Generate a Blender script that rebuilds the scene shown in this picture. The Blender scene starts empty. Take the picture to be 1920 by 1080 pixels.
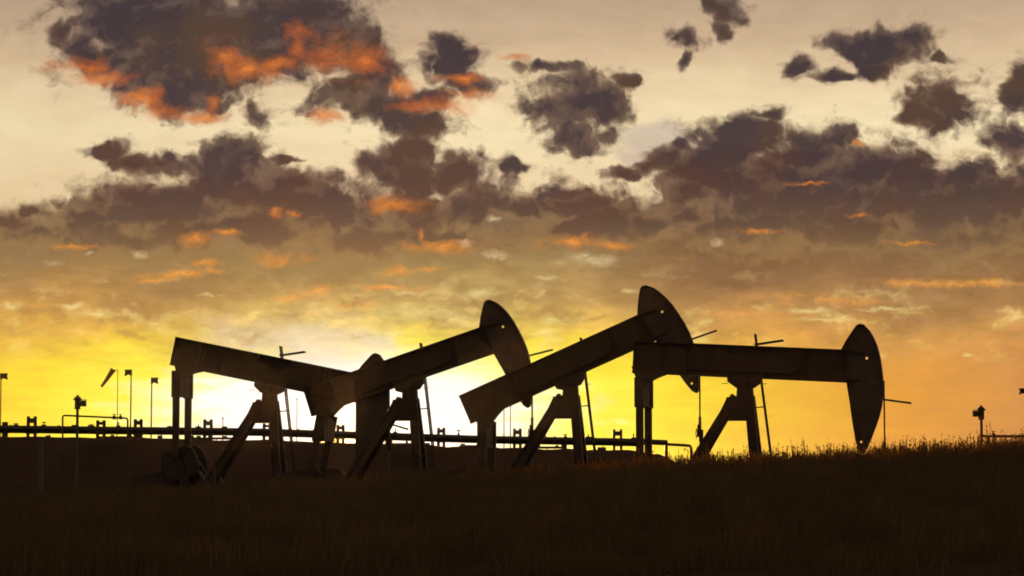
import bpy, bmesh, math, random
import numpy as np
from mathutils import Vector, Matrix, noise as mnoise
from mathutils.geometry import tessellate_polygon
R = math.radians
random.seed(7); rng = np.random.default_rng(11)
scene = bpy.context.scene
col = scene.collection

# ------------------------------------------------------------------ camera
FPX = 4533.0                       # focal length in photograph pixels (1920 wide)
EYE = 1.7
HORIZON = 885.0
PITCH = math.atan((HORIZON - 540.0) / FPX)
cam_d = bpy.data.cameras.new('camera')
cam_d.sensor_width = 36.0
cam_d.lens = FPX / 1920.0 * 36.0
cam_d.clip_start = 0.5
cam_d.clip_end = 30000.0
cam = bpy.data.objects.new('camera', cam_d)
cam.location = (0, 0, EYE)
cam.rotation_euler = (R(90) + PITCH, 0, 0)
col.objects.link(cam)
scene.camera = cam

def ray(px, py):
    """direction through a photograph pixel"""
    a, b = (px - 960.0) / FPX, (540.0 - py) / FPX
    c, s = math.cos(PITCH), math.sin(PITCH)
    return Vector((a, c - b * s, s + b * c))

def at(px, py, Y):
    d = ray(px, py)
    k = Y / d.y
    return Vector((d.x * k, Y, EYE + d.z * k))

# ------------------------------------------------------------------ view
scene.view_settings.view_transform = 'Standard'
scene.view_settings.look = 'None'
scene.view_settings.exposure = 0.0
scene.view_settings.gamma = 1.0
scene.cycles.max_bounces = 2
scene.cycles.use_adaptive_sampling = True
scene.cycles.adaptive_threshold = 0.02
scene.cycles.filter_width = 1.8
scene.cycles.volume_bounces = 0

# ------------------------------------------------------------------ sun
SUN_PX = (655, 822)
sd = ray(*SUN_PX).normalized()
SUN_AZ = math.atan2(sd.x, sd.y)
SUN_EL = math.asin(sd.z)
sun_d = bpy.data.lights.new('sun', 'SUN')
sun_d.energy = 3.0
sun_d.angle = R(0.5)
sun_d.color = (1.0, 0.50, 0.18)
sun = bpy.data.objects.new('sun', sun_d)
sun.rotation_euler = Vector((sd.x, sd.y, sd.z)).to_track_quat('Z', 'Y').to_euler()
sun.location = (0, 0, 60)
col.objects.link(sun)

# ------------------------------------------------------------------ world sky
def srgb(r, g, b):
    f = lambda c: (c / 255 / 12.92) if c / 255 <= 0.04045 else ((c / 255 + 0.055) / 1.055) ** 2.4
    return (f(r), f(g), f(b), 1.0)

world = bpy.data.worlds.new('World')
scene.world = world
world.use_nodes = True
wt = world.node_tree
wt.nodes.clear()

class NB:
    """small helper that writes node expressions"""
    def __init__(s, tree): s.t = tree
    def new(s, kind): return s.t.nodes.new(kind)
    def put(s, sock, v):
        if isinstance(v, bpy.types.NodeSocket): s.t.links.new(v, sock)
        else: sock.default_value = v
    def m(s, op, a, b=None, c=None, clamp=False):
        n = s.new('ShaderNodeMath'); n.operation = op; n.use_clamp = clamp
        s.put(n.inputs[0], a)
        if b is not None: s.put(n.inputs[1], b)
        if c is not None: s.put(n.inputs[2], c)
        return n.outputs[0]
    def v(s, op, a, b=None, c=None, out=0):
        n = s.new('ShaderNodeVectorMath'); n.operation = op
        s.put(n.inputs[0], a)
        if b is not None: s.put(n.inputs[1], b)
        if c is not None: s.put(n.inputs[2], c)
        return n.outputs[out]
    def length(s, a): return s.v('LENGTH', a, out=1)
    def noise(s, vec, scale, detail=4, rough=0.55, color=False, dist=0.0):
        n = s.new('ShaderNodeTexNoise')
        s.put(n.inputs['Vector'], vec)
        n.inputs['Scale'].default_value = scale
        n.inputs['Detail'].default_value = detail
        n.inputs['Roughness'].default_value = rough
        n.inputs['Distortion'].default_value = dist
        return n.outputs['Color' if color else 'Fac']
    def step(s, x, a, b, lo=0.0, hi=1.0):
        n = s.new('ShaderNodeMapRange'); n.interpolation_type = 'SMOOTHSTEP'
        s.put(n.inputs['Value'], x)
        for k, v in (('From Min', a), ('From Max', b), ('To Min', lo), ('To Max', hi)): s.put(n.inputs[k], v)
        return n.outputs['Result']
    def ramp(s, x, stops):
        n = s.new('ShaderNodeValToRGB'); n.color_ramp.interpolation = 'EASE'
        s.put(n.inputs[0], x)
        e = n.color_ramp.elements
        e[0].position, e[0].color = stops[0][0], srgb(*stops[0][1])
        e[1].position, e[1].color = stops[1][0], srgb(*stops[1][1])
        for p, c in stops[2:]:
            k = e.new(p); k.color = srgb(*c)
        n.color_ramp.interpolation = 'LINEAR'
        return n.outputs[0]
    def mix(s, f, a, b, mode='MIX'):
        n = s.new('ShaderNodeMix'); n.data_type = 'RGBA'; n.blend_type = mode
        n.clamp_factor = True
        s.put(n.inputs[0], f); s.put(n.inputs[6], a); s.put(n.inputs[7], b)
        return n.outputs[2]
    def comb(s, x, y, z=0.0):
        n = s.new('ShaderNodeCombineXYZ')
        s.put(n.inputs[0], x); s.put(n.inputs[1], y); s.put(n.inputs[2], z)
        return n.outputs[0]

def st(px, py):
    """photograph pixel -> sky coordinates (azimuth, elevation in thousandths of pixel-size units)"""
    d = ray(px, py).normalized()
    return (0.96 + FPX / 1000 * math.atan2(d.x, d.y), 0.885 - FPX / 1000 * math.asin(d.z))

W = NB(wt)
tc = W.new('ShaderNodeTexCoord')
dirn = tc.outputs['Generated']
sep = W.new('ShaderNodeSeparateXYZ'); wt.links.new(dirn, sep.inputs[0])
az = W.m('ARCTAN2', sep.outputs[0], sep.outputs[1])
el = W.m('ARCSINE', sep.outputs[2])
S = W.m('MULTIPLY_ADD', az, FPX / 1000, 0.96)
T = W.m('MULTIPLY_ADD', el, -FPX / 1000, 0.885)
P = W.comb(S, T, 0.0)
# turbulence that breaks every outline, coarse and fine
w1 = W.v('SUBTRACT', W.noise(P, 7.0, 1, 0.5, color=True), (0.5, 0.5, 0.5))
w2 = W.v('SUBTRACT', W.noise(P, 42.0, 3, 0.55, color=True), (0.5, 0.5, 0.5))
w3 = W.v('SUBTRACT', W.noise(P, 17.0, 2, 0.5, color=True), (0.5, 0.5, 0.5))
PS = W.v('MULTIPLY_ADD', w1, (0.030, 0.022, 0.0), P)
PS = W.v('MULTIPLY_ADD', w2, (0.030, 0.022, 0.0), PS)
PW = W.v('MULTIPLY_ADD', w1, (0.060, 0.045, 0.0), P)
PW = W.v('MULTIPLY_ADD', w3, (0.055, 0.040, 0.0), PW)
PW = W.v('MULTIPLY_ADD', w2, (0.019, 0.016, 0.0), PW)

def blobs(vec, lst):
    acc = None
    for b in lst:
        cx, cy = st(b[0], b[1])
        ix, iy = 1000.0 / b[2], 1000.0 / b[3]
        q = W.v('MULTIPLY_ADD', vec, (ix, iy, 0.0), (-cx * ix, -cy * iy, 0.0))
        d = W.length(q)
        acc = d if acc is None else W.m('SMOOTH_MIN', acc, d, 0.25)
    return acc

# --- clear sky behind the clouds
lowpass = W.noise(W.v('MULTIPLY', P, (1.0, 3.2, 1.0)), 2.6, 5, 0.6)
streak = W.noise(W.v('MULTIPLY', P, (1.0, 5.0, 1.0)), 9.0, 5, 0.62)
Tn = W.m('MULTIPLY_ADD', W.m('SUBTRACT', lowpass, 0.5), 0.16, T)
upper = W.ramp(Tn, [(0.0, (190, 164, 135)), (0.08, (206, 177, 143)), (0.17, (236, 210, 168)), (0.25, (246, 225, 180)),
                    (0.36, (236, 208, 164)), (0.50, (214, 182, 138)), (0.62, (205, 166, 110))])
lside = W.step(S, 0.9, 0.0, 0.0, 0.45)
upper = W.mix(lside, upper, W.ramp(Tn, [(0.0, (166, 140, 120)), (0.13, (196, 166, 132)), (0.24, (224, 200, 160)), (0.36, (226, 200, 156))]))
sunv = W.v('SUBTRACT', P, st(655, 760) + (0.0,))
sx, sy = st(655, 765)
gx_ = W.m('SUBTRACT', S, sx)
gx_ = W.m('ADD', W.m('MULTIPLY', W.m('MAXIMUM', gx_, 0.0), 0.52), W.m('MULTIPLY', W.m('MINIMUM', gx_, 0.0), 0.54))
gy_ = W.m('SUBTRACT', T, sy)
gy_ = W.m('ADD', W.m('MULTIPLY', W.m('MINIMUM', gy_, 0.0), 1.9), W.m('MULTIPLY', W.m('MAXIMUM', gy_, 0.0), 1.0))
glow_d = W.length(W.comb(gx_, gy_))
glow_d = W.m('MULTIPLY_ADD', W.m('SUBTRACT', streak, 0.5), 0.16, glow_d)
glow = W.ramp(glow_d, [(0.0, (255, 255, 255)), (0.135, (255, 255, 246)), (0.185, (255, 250, 170)), (0.245, (255, 240, 76)), (0.32, (254, 224, 58)),
                       (0.41, (242, 190, 62)), (0.52, (232, 160, 64)), (0.70, (208, 142, 82)), (1.0, (176, 128, 92))])
low_f = W.step(Tn, 0.46, 0.68)
clear = W.mix(low_f, upper, glow)
# pale grey-violet veil just left of the sun, above the beam
veil = W.step(W.m('MULTIPLY_ADD', W.m('SUBTRACT', streak, 0.5), 1.6, blobs(PW, [(510, 635, 130, 46), (600, 650, 100, 56), (440, 615, 80, 30), (690, 640, 50, 30)])), 1.5, 0.35, 0.0, 0.75)
clear = W.mix(veil, clear, srgb(222, 206, 190))
veil2 = W.step(blobs(PW, [(1240, 260, 80, 34), (1200, 290, 50, 20)]), 1.3, 0.5, 0.0, 0.7)
clear = W.mix(veil2, clear, srgb(196, 176, 160))

# --- the stratus bank in the middle of the picture
bank_n = W.noise(W.v('MULTIPLY', P, (1.0, 2.2, 1.0)), 5.0, 6, 0.6)
Tb = W.m('MULTIPLY_ADD', W.m('SUBTRACT', bank_n, 0.5), 0.20, T)
big = W.noise(W.v('ADD', P, (1.3, 6.1, 0.0)), 3.2, 3, 0.5)
Tb = W.m('MULTIPLY_ADD', W.m('SUBTRACT', big, 0.5), 0.10, Tb)
bank_in = W.step(Tb, 0.365, 0.425)
sidefar = W.step(W.m('ABSOLUTE', W.m('SUBTRACT', S, 0.72)), 0.15, 1.0, 0.0, 0.035)
bank_out = W.step(W.m('SUBTRACT', Tb, sidefar), 0.55, 0.69, 1.0, 0.0)
bank_a = W.m('MULTIPLY', W.m('MULTIPLY', bank_in, bank_out), 0.93)
bank_l = W.ramp(Tb, [(0.38, (116, 90, 72)), (0.46, (132, 100, 72)), (0.52, (162, 120, 70)), (0.58, (198, 148, 76)), (0.66, (232, 180, 68))])
bank_c = W.ramp(Tb, [(0.38, (116, 92, 74)), (0.46, (126, 103, 72)), (0.52, (156, 128, 76)), (0.58, (188, 156, 92)), (0.66, (224, 194, 104))])
bank_r = W.ramp(Tb, [(0.38, (92, 66, 56)), (0.46, (112, 80, 58)), (0.52, (140, 101, 64)), (0.58, (178, 130, 76)), (0.65, (222, 162, 84))])
bank_col = W.mix(W.step(S, 0.15, 0.65), bank_l, bank_c)
bank_col = W.mix(W.step(S, 0.85, 1.45), bank_col, bank_r)
sky = W.mix(bank_a, clear, bank_col)

# --- thin soft dark streaks low in the sky
thin_n = W.noise(W.v('MULTIPLY', P, (1.0, 4.0, 1.0)), 4.3, 6, 0.62)
thin_a = W.m('MULTIPLY', W.step(thin_n, 0.50, 0.68, 0.0, 0.55), W.step(T, 0.58, 0.72, 1.0, 0.0))
thin_a = W.m('MULTIPLY', thin_a, W.step(T, 0.44, 0.54))
sky = W.mix(thin_a, sky, srgb(172, 132, 86))

# --- cumulus, dark against the light
DARK = [
 (235, 30, 135, 75), (330, 95, 130, 80), (270, 150, 70, 45), (400, 55, 130, 95), (345, 175, 85, 48), (300, 140, 100, 60), (380, 120, 90, 60), (560, 25, 140, 62),
 (500, 95, 110, 58), (620, 55, 90, 62), (112, 72, 34, 26), (185, 105, 60, 30), (690, 112, 55, 48), (650, 172, 82, 42),
 (735, 195, 92, 42), (795, 242, 66, 40), (750, 215, 60, 36), (790, 285, 54, 32), (420, 315, 80, 36), (530, 345, 90, 36), (640, 385, 70, 30), (838, 80, 36, 20), (852, 122, 52, 40), (880, 158, 46, 20), (800, 182, 60, 26), (485, 212, 36, 24),
 (1080, 195, 88, 58), (1025, 208, 46, 42), (1135, 200, 48, 58), (1032, 132, 44, 13), (1176, 154, 30, 17), (1082, 258, 56, 26), (1150, 250, 38, 20),
 (1280, 72, 40, 24), (1276, 112, 14, 20), (1355, 18, 46, 28), (1350, 56, 20, 18),
 (1660, 92, 82, 40), (1722, 72, 46, 27), (1595, 78, 60, 20), (1500, 125, 28, 17), (1560, 142, 55, 13), (1635, 132, 42, 20), (1768, 108, 26, 14),
 (1780, 188, 76, 56), (1752, 226, 48, 30), (1716, 232, 26, 13), (1908, 165, 30, 52), (1898, 268, 44, 30), (1922, 320, 26, 26),
 (208, 290, 38, 19), (268, 316, 64, 25), (315, 308, 50, 23), (436, 280, 66, 32), (536, 300, 42, 7),
 (30, 420, 60, 24), (106, 392, 16, 18), (62, 404, 40, 18), (246, 388, 100, 44), (220, 366, 46, 26), (160, 425, 84, 26), (330, 432, 120, 44),
 (420, 350, 88, 46), (480, 365, 120, 52), (560, 385, 104, 40), (630, 405, 90, 36),
 (688, 308, 36, 24), (780, 340, 112, 54), (850, 335, 84, 48), (735, 300, 42, 34), (905, 372, 72, 46), (962, 318, 30, 16), (850, 402, 104, 46), (800, 442, 76, 26),
 (1082, 380, 94, 40), (1060, 358, 56, 22), (1135, 405, 84, 34), (1000, 392, 46, 26), (1180, 330, 50, 18), (1225, 318, 44, 22), (1268, 278, 26, 18),
 (1400, 268, 108, 48), (1380, 245, 56, 28), (1458, 212, 30, 16), (1500, 288, 130, 52), (1620, 312, 120, 46), (1545, 262, 80, 28), (1345, 345, 120, 52),
 (1500, 380, 170, 54), (1705, 340, 92, 42), (1805, 350, 86, 44), (1885, 362, 76, 44), (1850, 405, 150, 54), (1650, 392, 180, 46), (1290, 365, 56, 34),
 (1405, 425, 150, 40), (1600, 436, 200, 40), (1820, 446, 160, 40), (1250, 425, 96, 34),
 (480, 435, 220, 44), (240, 450, 220, 34), (700, 450, 150, 36), (860, 450, 130, 34), (1080, 430, 130, 30), (60, 440, 90, 26), (1560, 350, 240, 60), (1500, 415, 260, 50),
 (1330, 310, 80, 40), (1300, 330, 60, 40), (1450, 310, 130, 60), (1600, 340, 200, 60), (1750, 390, 180, 60), (1420, 240, 60, 30), (1340, 290, 50, 30), (1250, 300, 34, 26), (330, 375, 70, 34), (780, 385, 110, 40), (300, 60, 190, 100), (520, 60, 170, 80), (700, 150, 70, 50), (300, 400, 170, 40)]
dm = blobs(PW, DARK)
fb = W.noise(PS, 15.0, 6, 0.50)
bil = W.m('ABSOLUTE', W.m('MULTIPLY_ADD', W.noise(PW, 22.0, 3, 0.5), 2.0, -1.0))
fb2 = W.noise(P, 5.0, 2, 0.5)
F = W.m('SUBTRACT', 1.22, dm)
F = W.m('MULTIPLY_ADD', W.m('SUBTRACT', fb, 0.5), 1.75, F)
F = W.m('MULTIPLY_ADD', W.m('SUBTRACT', bil, 0.25), 0.8, F)
F = W.m('MULTIPLY_ADD', W.m('SUBTRACT', fb2, 0.5), 0.4, F)
DECK = [(40, 450, 110, 40), (180, 440, 140, 55), (330, 425, 150, 70), (480, 400, 150, 85), (600, 425, 130, 55), (720, 440, 120, 42), (840, 420, 120, 60), (950, 430, 100, 50),
 (1080, 415, 130, 60), (1200, 410, 90, 36), (1310, 370, 90, 60), (1420, 370, 150, 110), (1560, 390, 180, 110), (1720, 400, 160, 90), (1870, 420, 140, 80),
 (300, 490, 300, 40), (700, 490, 300, 40), (1250, 470, 200, 45), (1500, 480, 300, 50), (1800, 500, 240, 50), (480, 330, 70, 40), (60, 500, 160, 34)]
kd = blobs(PW, DECK)
FD = W.m('MULTIPLY_ADD', W.m('SUBTRACT', fb, 0.5), 0.8, W.m('SUBTRACT', 1.08, kd))
FD = W.m('MULTIPLY_ADD', W.m('SUBTRACT', bil, 0.25), 0.35, FD)
deck_a = W.m('MULTIPLY', W.step(FD, -0.03, W.step(T, 0.40, 0.50, 0.14, 0.7)), W.step(Tb, 0.44, 0.56, 0.95, 0.15))
d_shade = W.m('MULTIPLY_ADD', W.m('SUBTRACT', W.noise(W.v('ADD', P, (5.1, 2.7, 0.0)), 8.0, 6, 0.55), 0.5), 1.9, 0.40, clamp=True)
deck_dk = W.mix(W.step(S, 0.9, 1.4), W.ramp(T, [(0.30, (92, 72, 64)), (0.40, (106, 82, 66)), (0.48, (130, 104, 70)), (0.56, (166, 134, 78))]), W.ramp(T, [(0.25, (84, 62, 56)), (0.40, (92, 66, 54)), (0.48, (118, 86, 60)), (0.56, (156, 114, 70))]))
deck_lt = W.mix(W.step(S, 0.9, 1.4), W.ramp(T, [(0.30, (138, 112, 88)), (0.40, (142, 114, 84)), (0.48, (160, 130, 82)), (0.56, (192, 156, 88))]), W.ramp(T, [(0.25, (130, 102, 82)), (0.40, (128, 96, 72)), (0.48, (146, 108, 70)), (0.56, (178, 134, 80))]))
sky = W.mix(deck_a, sky, W.mix(d_shade, deck_dk, deck_lt))
wisp_n = W.noise(W.v('MULTIPLY', PS, (1.0, 1.4, 1.0)), 26.0, 6, 0.66)
fringe = W.step(W.m('MULTIPLY_ADD', W.m('SUBTRACT', wisp_n, 0.5), 2.4, F), -0.35, 0.5, 0.0, 0.6)
fringe_col = W.ramp(T, [(0.0, (128, 106, 92)), (0.2, (138, 112, 90)), (0.33, (134, 108, 86)), (0.46, (164, 128, 80))])
sky = W.mix(fringe, sky, fringe_col)
soft = W.step(T, 0.33, 0.47, 0.46, 1.0)
cum_a = W.step(F, -0.10, soft, 0.0, 0.97)
thick = W.step(F, 0.0, 1.1)
fb3 = W.noise(W.v('ADD', P, (3.1, 1.7, 0.0)), 5.0, 5, 0.5)
fbo = W.noise(W.v('ADD', PS, (0.005, 0.012, 0.0)), 15.0, 5, 0.50)
relief = W.m('SUBTRACT', fbo, fb)
hue = W.step(W.noise(W.v('ADD', P, (8.1, 4.7, 0.0)), 5.0, 2, 0.5), 0.42, 0.6)
cum_dk = W.mix(hue, W.ramp(T, [(0.0, (64, 53, 58)), (0.2, (66, 54, 58)), (0.34, (74, 58, 58)), (0.42, (98, 76, 62)), (0.48, (128, 98, 68))]),
               W.ramp(T, [(0.0, (80, 62, 54)), (0.2, (84, 62, 50)), (0.34, (86, 60, 52)), (0.42, (102, 74, 58)), (0.48, (128, 98, 68))]))
cum_lt = W.ramp(T, [(0.0, (112, 92, 84)), (0.16, (122, 98, 80)), (0.30, (124, 98, 80)), (0.38, (128, 98, 76)), (0.48, (156, 122, 78))])
shade = W.m('MULTIPLY_ADD', thick, -0.85, 0.62)
shade = W.m('MULTIPLY_ADD', relief, 1.9, shade)
shade = W.m('MULTIPLY_ADD', W.m('SUBTRACT', bil, 0.25), -0.3, shade)
shade = W.m('MULTIPLY_ADD', W.m('SUBTRACT', fb3, 0.5), 1.5, shade, clamp=True)
cum_col = W.mix(shade, cum_dk, cum_lt)
sky = W.mix(cum_a, sky, cum_col)

# --- fringes that the low sun colours orange
ORANGE = [
 (150, 122, 40, 9), (200, 146, 42, 9), (268, 188, 34, 15), (312, 208, 36, 11), (372, 220, 38, 8), (395, 190, 9, 14), (420, 110, 22, 22), (470, 130, 44, 17),
 (522, 118, 28, 11), (560, 82, 18, 24), (612, 96, 36, 22), (682, 116, 40, 22), (752, 162, 22, 11), (820, 198, 52, 12), (882, 180, 34, 10), (605, 221, 24, 12),
 (970, 110, 18, 5), (868, 150, 28, 7), (740, 386, 34, 10), (830, 462, 44, 9), (786, 440, 6, 11), (530, 484, 32, 9), (365, 452, 20, 9), (517, 397, 9, 9),
 (548, 401, 9, 5), (430, 438, 16, 4), (140, 464, 34, 4), (376, 497, 26, 6), (330, 520, 44, 6), (292, 528, 34, 4), (398, 512, 16, 4), (1060, 455, 44, 8), (1150, 460, 34, 7),
 (1415, 435, 30, 4), (1508, 344, 24, 2.5), (1605, 408, 11, 2.5), (745, 506, 26, 6), (800, 504, 30, 4), (545, 558, 28, 4), (590, 545, 24, 6), (660, 568, 30, 6), (730, 536, 38, 4),
 (1480, 556, 46, 8), (1560, 566, 76, 6), (1740, 532, 56, 6), (1830, 532, 90, 5), (1612, 272, 12, 3), (1710, 456, 30, 2), (1400, 590, 60, 5)]
ORANGE = [(x, y, rx_ * 1.3, ry_ * 1.35) for x, y, rx_, ry_ in ORANGE]
om = blobs(PS, ORANGE)
fo = W.noise(W.v('MULTIPLY', PS, (1.0, 1.5, 1.0)), 19.0, 8, 0.66)
ofr = W.m('ABSOLUTE', W.m('MULTIPLY_ADD', W.noise(PW, 17.0, 4, 0.6), 2.0, -1.0))
FO = W.m('MULTIPLY_ADD', W.m('SUBTRACT', fo, 0.5), 3.0, W.m('SUBTRACT', 1.25, om))
FO = W.m('MULTIPLY_ADD', W.m('SUBTRACT', ofr, 0.25), -1.3, FO)
or_a = W.step(FO, -0.2, 1.9, 0.0, 0.9)
or_col = W.ramp(T, [(0.0, (196, 100, 46)), (0.2, (206, 110, 48)), (0.42, (220, 130, 52)), (0.52, (228, 152, 62)), (0.6, (230, 162, 90))])
or_hi = W.ramp(T, [(0.0, (226, 134, 62)), (0.2, (230, 140, 70)), (0.42, (240, 160, 68)), (0.55, (238, 176, 98))])
or_col = W.mix(W.step(FO, 1.0, 2.1), or_col, or_hi)
sky = W.mix(or_a, sky, or_col)

# --- bright wisps
BRIGHT = [
 (102, 490, 20, 6), (175, 475, 10, 4), (260, 475, 20, 7), (1110, 486, 56, 13), (1090, 478, 34, 9), (1340, 456, 12, 8), (922, 474, 24, 9), (872, 456, 15, 7), (820, 370, 18, 6),
 (930, 410, 14, 5), (1000, 345, 18, 14), (1205, 375, 16, 20), (640, 600, 56, 9), (700, 618, 60, 12), (775, 585, 80, 18), (850, 600, 46, 13), (760, 545, 36, 7), (905, 548, 40, 12), (180, 590, 50, 12),
 (130, 575, 36, 7), (390, 556, 28, 4), (1050, 602, 48, 11), (1028, 625, 28, 9), (20, 570, 20, 9), (940, 590, 30, 8), (1520, 582, 60, 6), (1670, 580, 60, 4),
 (1652, 668, 15, 4), (1815, 668, 12, 3), (1540, 600, 70, 5), (1180, 545, 26, 5), (1130, 752, 20, 16), (1160, 790, 24, 6), (1030, 520, 26, 6)]
bm_ = blobs(PS, BRIGHT)
fbt = W.noise(W.v('MULTIPLY', P, (1.0, 1.8, 1.0)), 24.0, 6, 0.62)
FB = W.m('MULTIPLY_ADD', W.m('SUBTRACT', fbt, 0.5), 2.3, W.m('SUBTRACT', 1.2, bm_))
br_a = W.step(FB, -0.2, 2.1, 0.0, 0.85)
br_col = W.ramp(T, [(0.3, (238, 216, 170)), (0.48, (238, 212, 160)), (0.58, (250, 232, 150)), (0.7, (254, 238, 150)), (0.8, (255, 246, 170))])
sky = W.mix(br_a, sky, br_col)

# --- soft puffs of light and shade above the horizon
pf = W.noise(W.v('MULTIPLY', PS, (1.0, 1.9, 1.0)), 11.0, 6, 0.58)
lowband = W.m('MULTIPLY', W.step(T, 0.47, 0.58), W.step(T, 0.70, 0.62))
puff_l = W.ramp(T, [(0.45, (196, 164, 118)), (0.55, (232, 196, 124)), (0.68, (252, 226, 120))])
puff_d = W.ramp(T, [(0.45, (122, 98, 70)), (0.55, (156, 120, 76)), (0.68, (206, 156, 76))])
sky = W.mix(W.m('MULTIPLY', lowband, W.step(pf, 0.53, 0.70, 0.0, 0.7)), sky, puff_l)
sky = W.mix(W.m('MULTIPLY', lowband, W.step(pf, 0.47, 0.32, 0.0, 0.65)), sky, puff_d)

# --- uneven density of the low haze layers
mott = W.noise(W.v('MULTIPLY', P, (1.0, 2.4, 1.0)), 13.0, 6, 0.6)
mf = W.m('MULTIPLY_ADD', W.m('SUBTRACT', mott, 0.5), W.m('MULTIPLY', W.step(T, 0.40, 0.56, 0.25, 0.7), W.step(T, 0.62, 0.74, 1.0, 0.35)), 1.0)
sky = W.mix(1.0, sky, W.comb(mf, mf, W.m('POWER', mf, 1.5)), 'MULTIPLY')

# --- the sun's own light through the gap, white-hot core
sc = st(655, 828)
sun_dist = W.length(W.v('SUBTRACT', P, (sc[0], sc[1], 0.0)))
core = W.m('POWER', W.step(sun_dist, 0.34, 0.0), 3.0)
sky = W.mix(W.m('MULTIPLY', core, 0.9), sky, (1.6, 1.4, 1.0, 1.0))
ember = W.m('MULTIPLY', W.step(sun_dist, 0.085, 0.03), W.step(T, 0.812, 0.822))
sky = W.mix(ember, sky, (2.2, 0.95, 0.16, 1.0))
disc = W.step(sun_dist, 0.020, 0.010)
sky = W.mix(disc, sky, (6.0, 4.2, 2.0, 1.0))

# --- physical sky for the rest of the dome
nish = W.new('ShaderNodeTexSky')
nish.sky_type = 'NISHITA'
nish.sun_disc = False
nish.sun_elevation = SUN_EL
nish.sun_rotation = SUN_AZ
nish.dust_density = 4.0
nish.ozone_density = 1.0
nish_c = W.mix(1.0, nish.outputs[0], (0.10, 0.10, 0.10, 1.0), 'MULTIPLY')
# even warm fill added overhead and behind the camera to lift the darks
nish_c = W.mix(1.0, nish_c, (0.27, 0.18, 0.125, 1.0), 'ADD')
wide = W.m('MAXIMUM', W.step(W.m('ABSOLUTE', az), 0.55, 1.5), W.step(el, 0.30, 0.9))
final = W.mix(wide, sky, nish_c)
bg = W.new('ShaderNodeBackground')
W.put(bg.inputs[0], final)
bg.inputs[1].default_value = 1.0
wo = W.new('ShaderNodeOutputWorld')
wt.links.new(bg.outputs[0], wo.inputs[0])
world.cycles.sampling_method = 'NONE'

# ------------------------------------------------------------------ materials
def material(name, base, rough=0.6, metal=0.0, var=0.35, scale=3.0, bump=0.0, second=None):
    mt = bpy.data.materials.new(name); mt.use_nodes = True
    N = NB(mt.node_tree)
    b = mt.node_tree.nodes['Principled BSDF']
    c = N.new('ShaderNodeTexCoord')
    n = N.noise(c.outputs['Object'], scale, 6, 0.62)
    f = N.step(n, 0.35, 0.68)
    sec = second or tuple(x * (1 - var) for x in base)
    N.put(b.inputs['Base Color'], N.mix(f, (*base, 1.0), (*sec, 1.0)))
    n2 = N.noise(c.outputs['Object'], scale * 4, 4, 0.6)
    N.put(b.inputs['Roughness'], N.step(n2, 0.2, 0.8, max(0.05, rough - 0.12), min(1.0, rough + 0.15)))
    b.inputs['Metallic'].default_value = metal
    b.inputs['Specular IOR Level'].default_value = 0.25
    if rough > 0.9: b.inputs['Specular IOR Level'].default_value = 0.0
    if bump:
        bp = N.new('ShaderNodeBump'); bp.inputs['Strength'].default_value = bump
        N.put(bp.inputs['Height'], n2); mt.node_tree.links.new(bp.outputs[0], b.inputs['Normal'])
    return mt

M = {
 'paint': material('weathered_dark_paint', (0.042, 0.025, 0.014), 0.62, 0.0, 0.4, 1.2, 0.15, (0.026, 0.015, 0.009)),
 'head': material('horsehead_paint', (0.055, 0.038, 0.027), 0.5, 0.0, 0.4, 1.6, 0.1, (0.032, 0.021, 0.015)),
 'plate': material('dark_plate_paint', (0.045, 0.030, 0.022), 0.8, 0.0, 0.3, 1.6, 0.1),
 'steel': material('bare_steel', (0.16, 0.13, 0.11), 0.4, 0.9, 0.4, 5.0, 0.1),
 'rust': material('rusty_iron', (0.040, 0.024, 0.015), 0.7, 0.2, 0.5, 3.0, 0.2),
 'pipe': material('pipe_coating', (0.055, 0.042, 0.033), 0.5, 0.3, 0.4, 1.0, 0.1),
 'galv': material('galvanised_pole', (0.085, 0.078, 0.075), 0.6, 0.3, 0.3, 2.0, 0.1),
 'concrete': material('concrete_pad', (0.22, 0.19, 0.16), 0.85, 0.0, 0.3, 2.0, 0.3),
 'fabric': material('windsock_fabric', (0.30, 0.10, 0.04), 0.8, 0.0, 0.3, 4.0),
 'soil': material('dry_soil', (0.045, 0.030, 0.019), 0.95, 0.0, 0.5, 0.25, 0.5, (0.030, 0.026, 0.015)),
 'bank': material('bare_earth_bank', (0.060, 0.036, 0.024), 0.95, 0.0, 0.5, 0.12, 0.5, (0.036, 0.024, 0.015)),
}
def leafy(name, base, trans, second):
    mt = bpy.data.materials.new(name); mt.use_nodes = True
    nt = mt.node_tree; N = NB(nt)
    nt.nodes.clear()
    c = N.new('ShaderNodeTexCoord')
    n = N.noise(c.outputs['Object'], 0.9, 4, 0.6)
    k = N.mix(N.step(n, 0.35, 0.65), (*base, 1), (*second, 1))
    d = N.new('ShaderNodeBsdfDiffuse'); N.put(d.inputs[0], k)
    t = N.new('ShaderNodeBsdfTranslucent'); t.inputs[0].default_value = (*trans, 1)
    mx = N.new('ShaderNodeMixShader'); mx.inputs[0].default_value = 0.5
    nt.links.new(d.outputs[0], mx.inputs[1]); nt.links.new(t.outputs[0], mx.inputs[2])
    o = N.new('ShaderNodeOutputMaterial'); nt.links.new(mx.outputs[0], o.inputs[0])
    return mt
M['grass'] = leafy('dry_grass', (0.105, 0.075, 0.044), (0.09, 0.05, 0.02), (0.050, 0.055, 0.030))
M['straw'] = leafy('straw_tufts', (0.125, 0.09, 0.055), (0.10, 0.055, 0.022), (0.07, 0.065, 0.035))
M['weed'] = leafy('seeding_weeds', (0.10, 0.05, 0.022), (0.40, 0.16, 0.035), (0.07, 0.045, 0.02))

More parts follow.
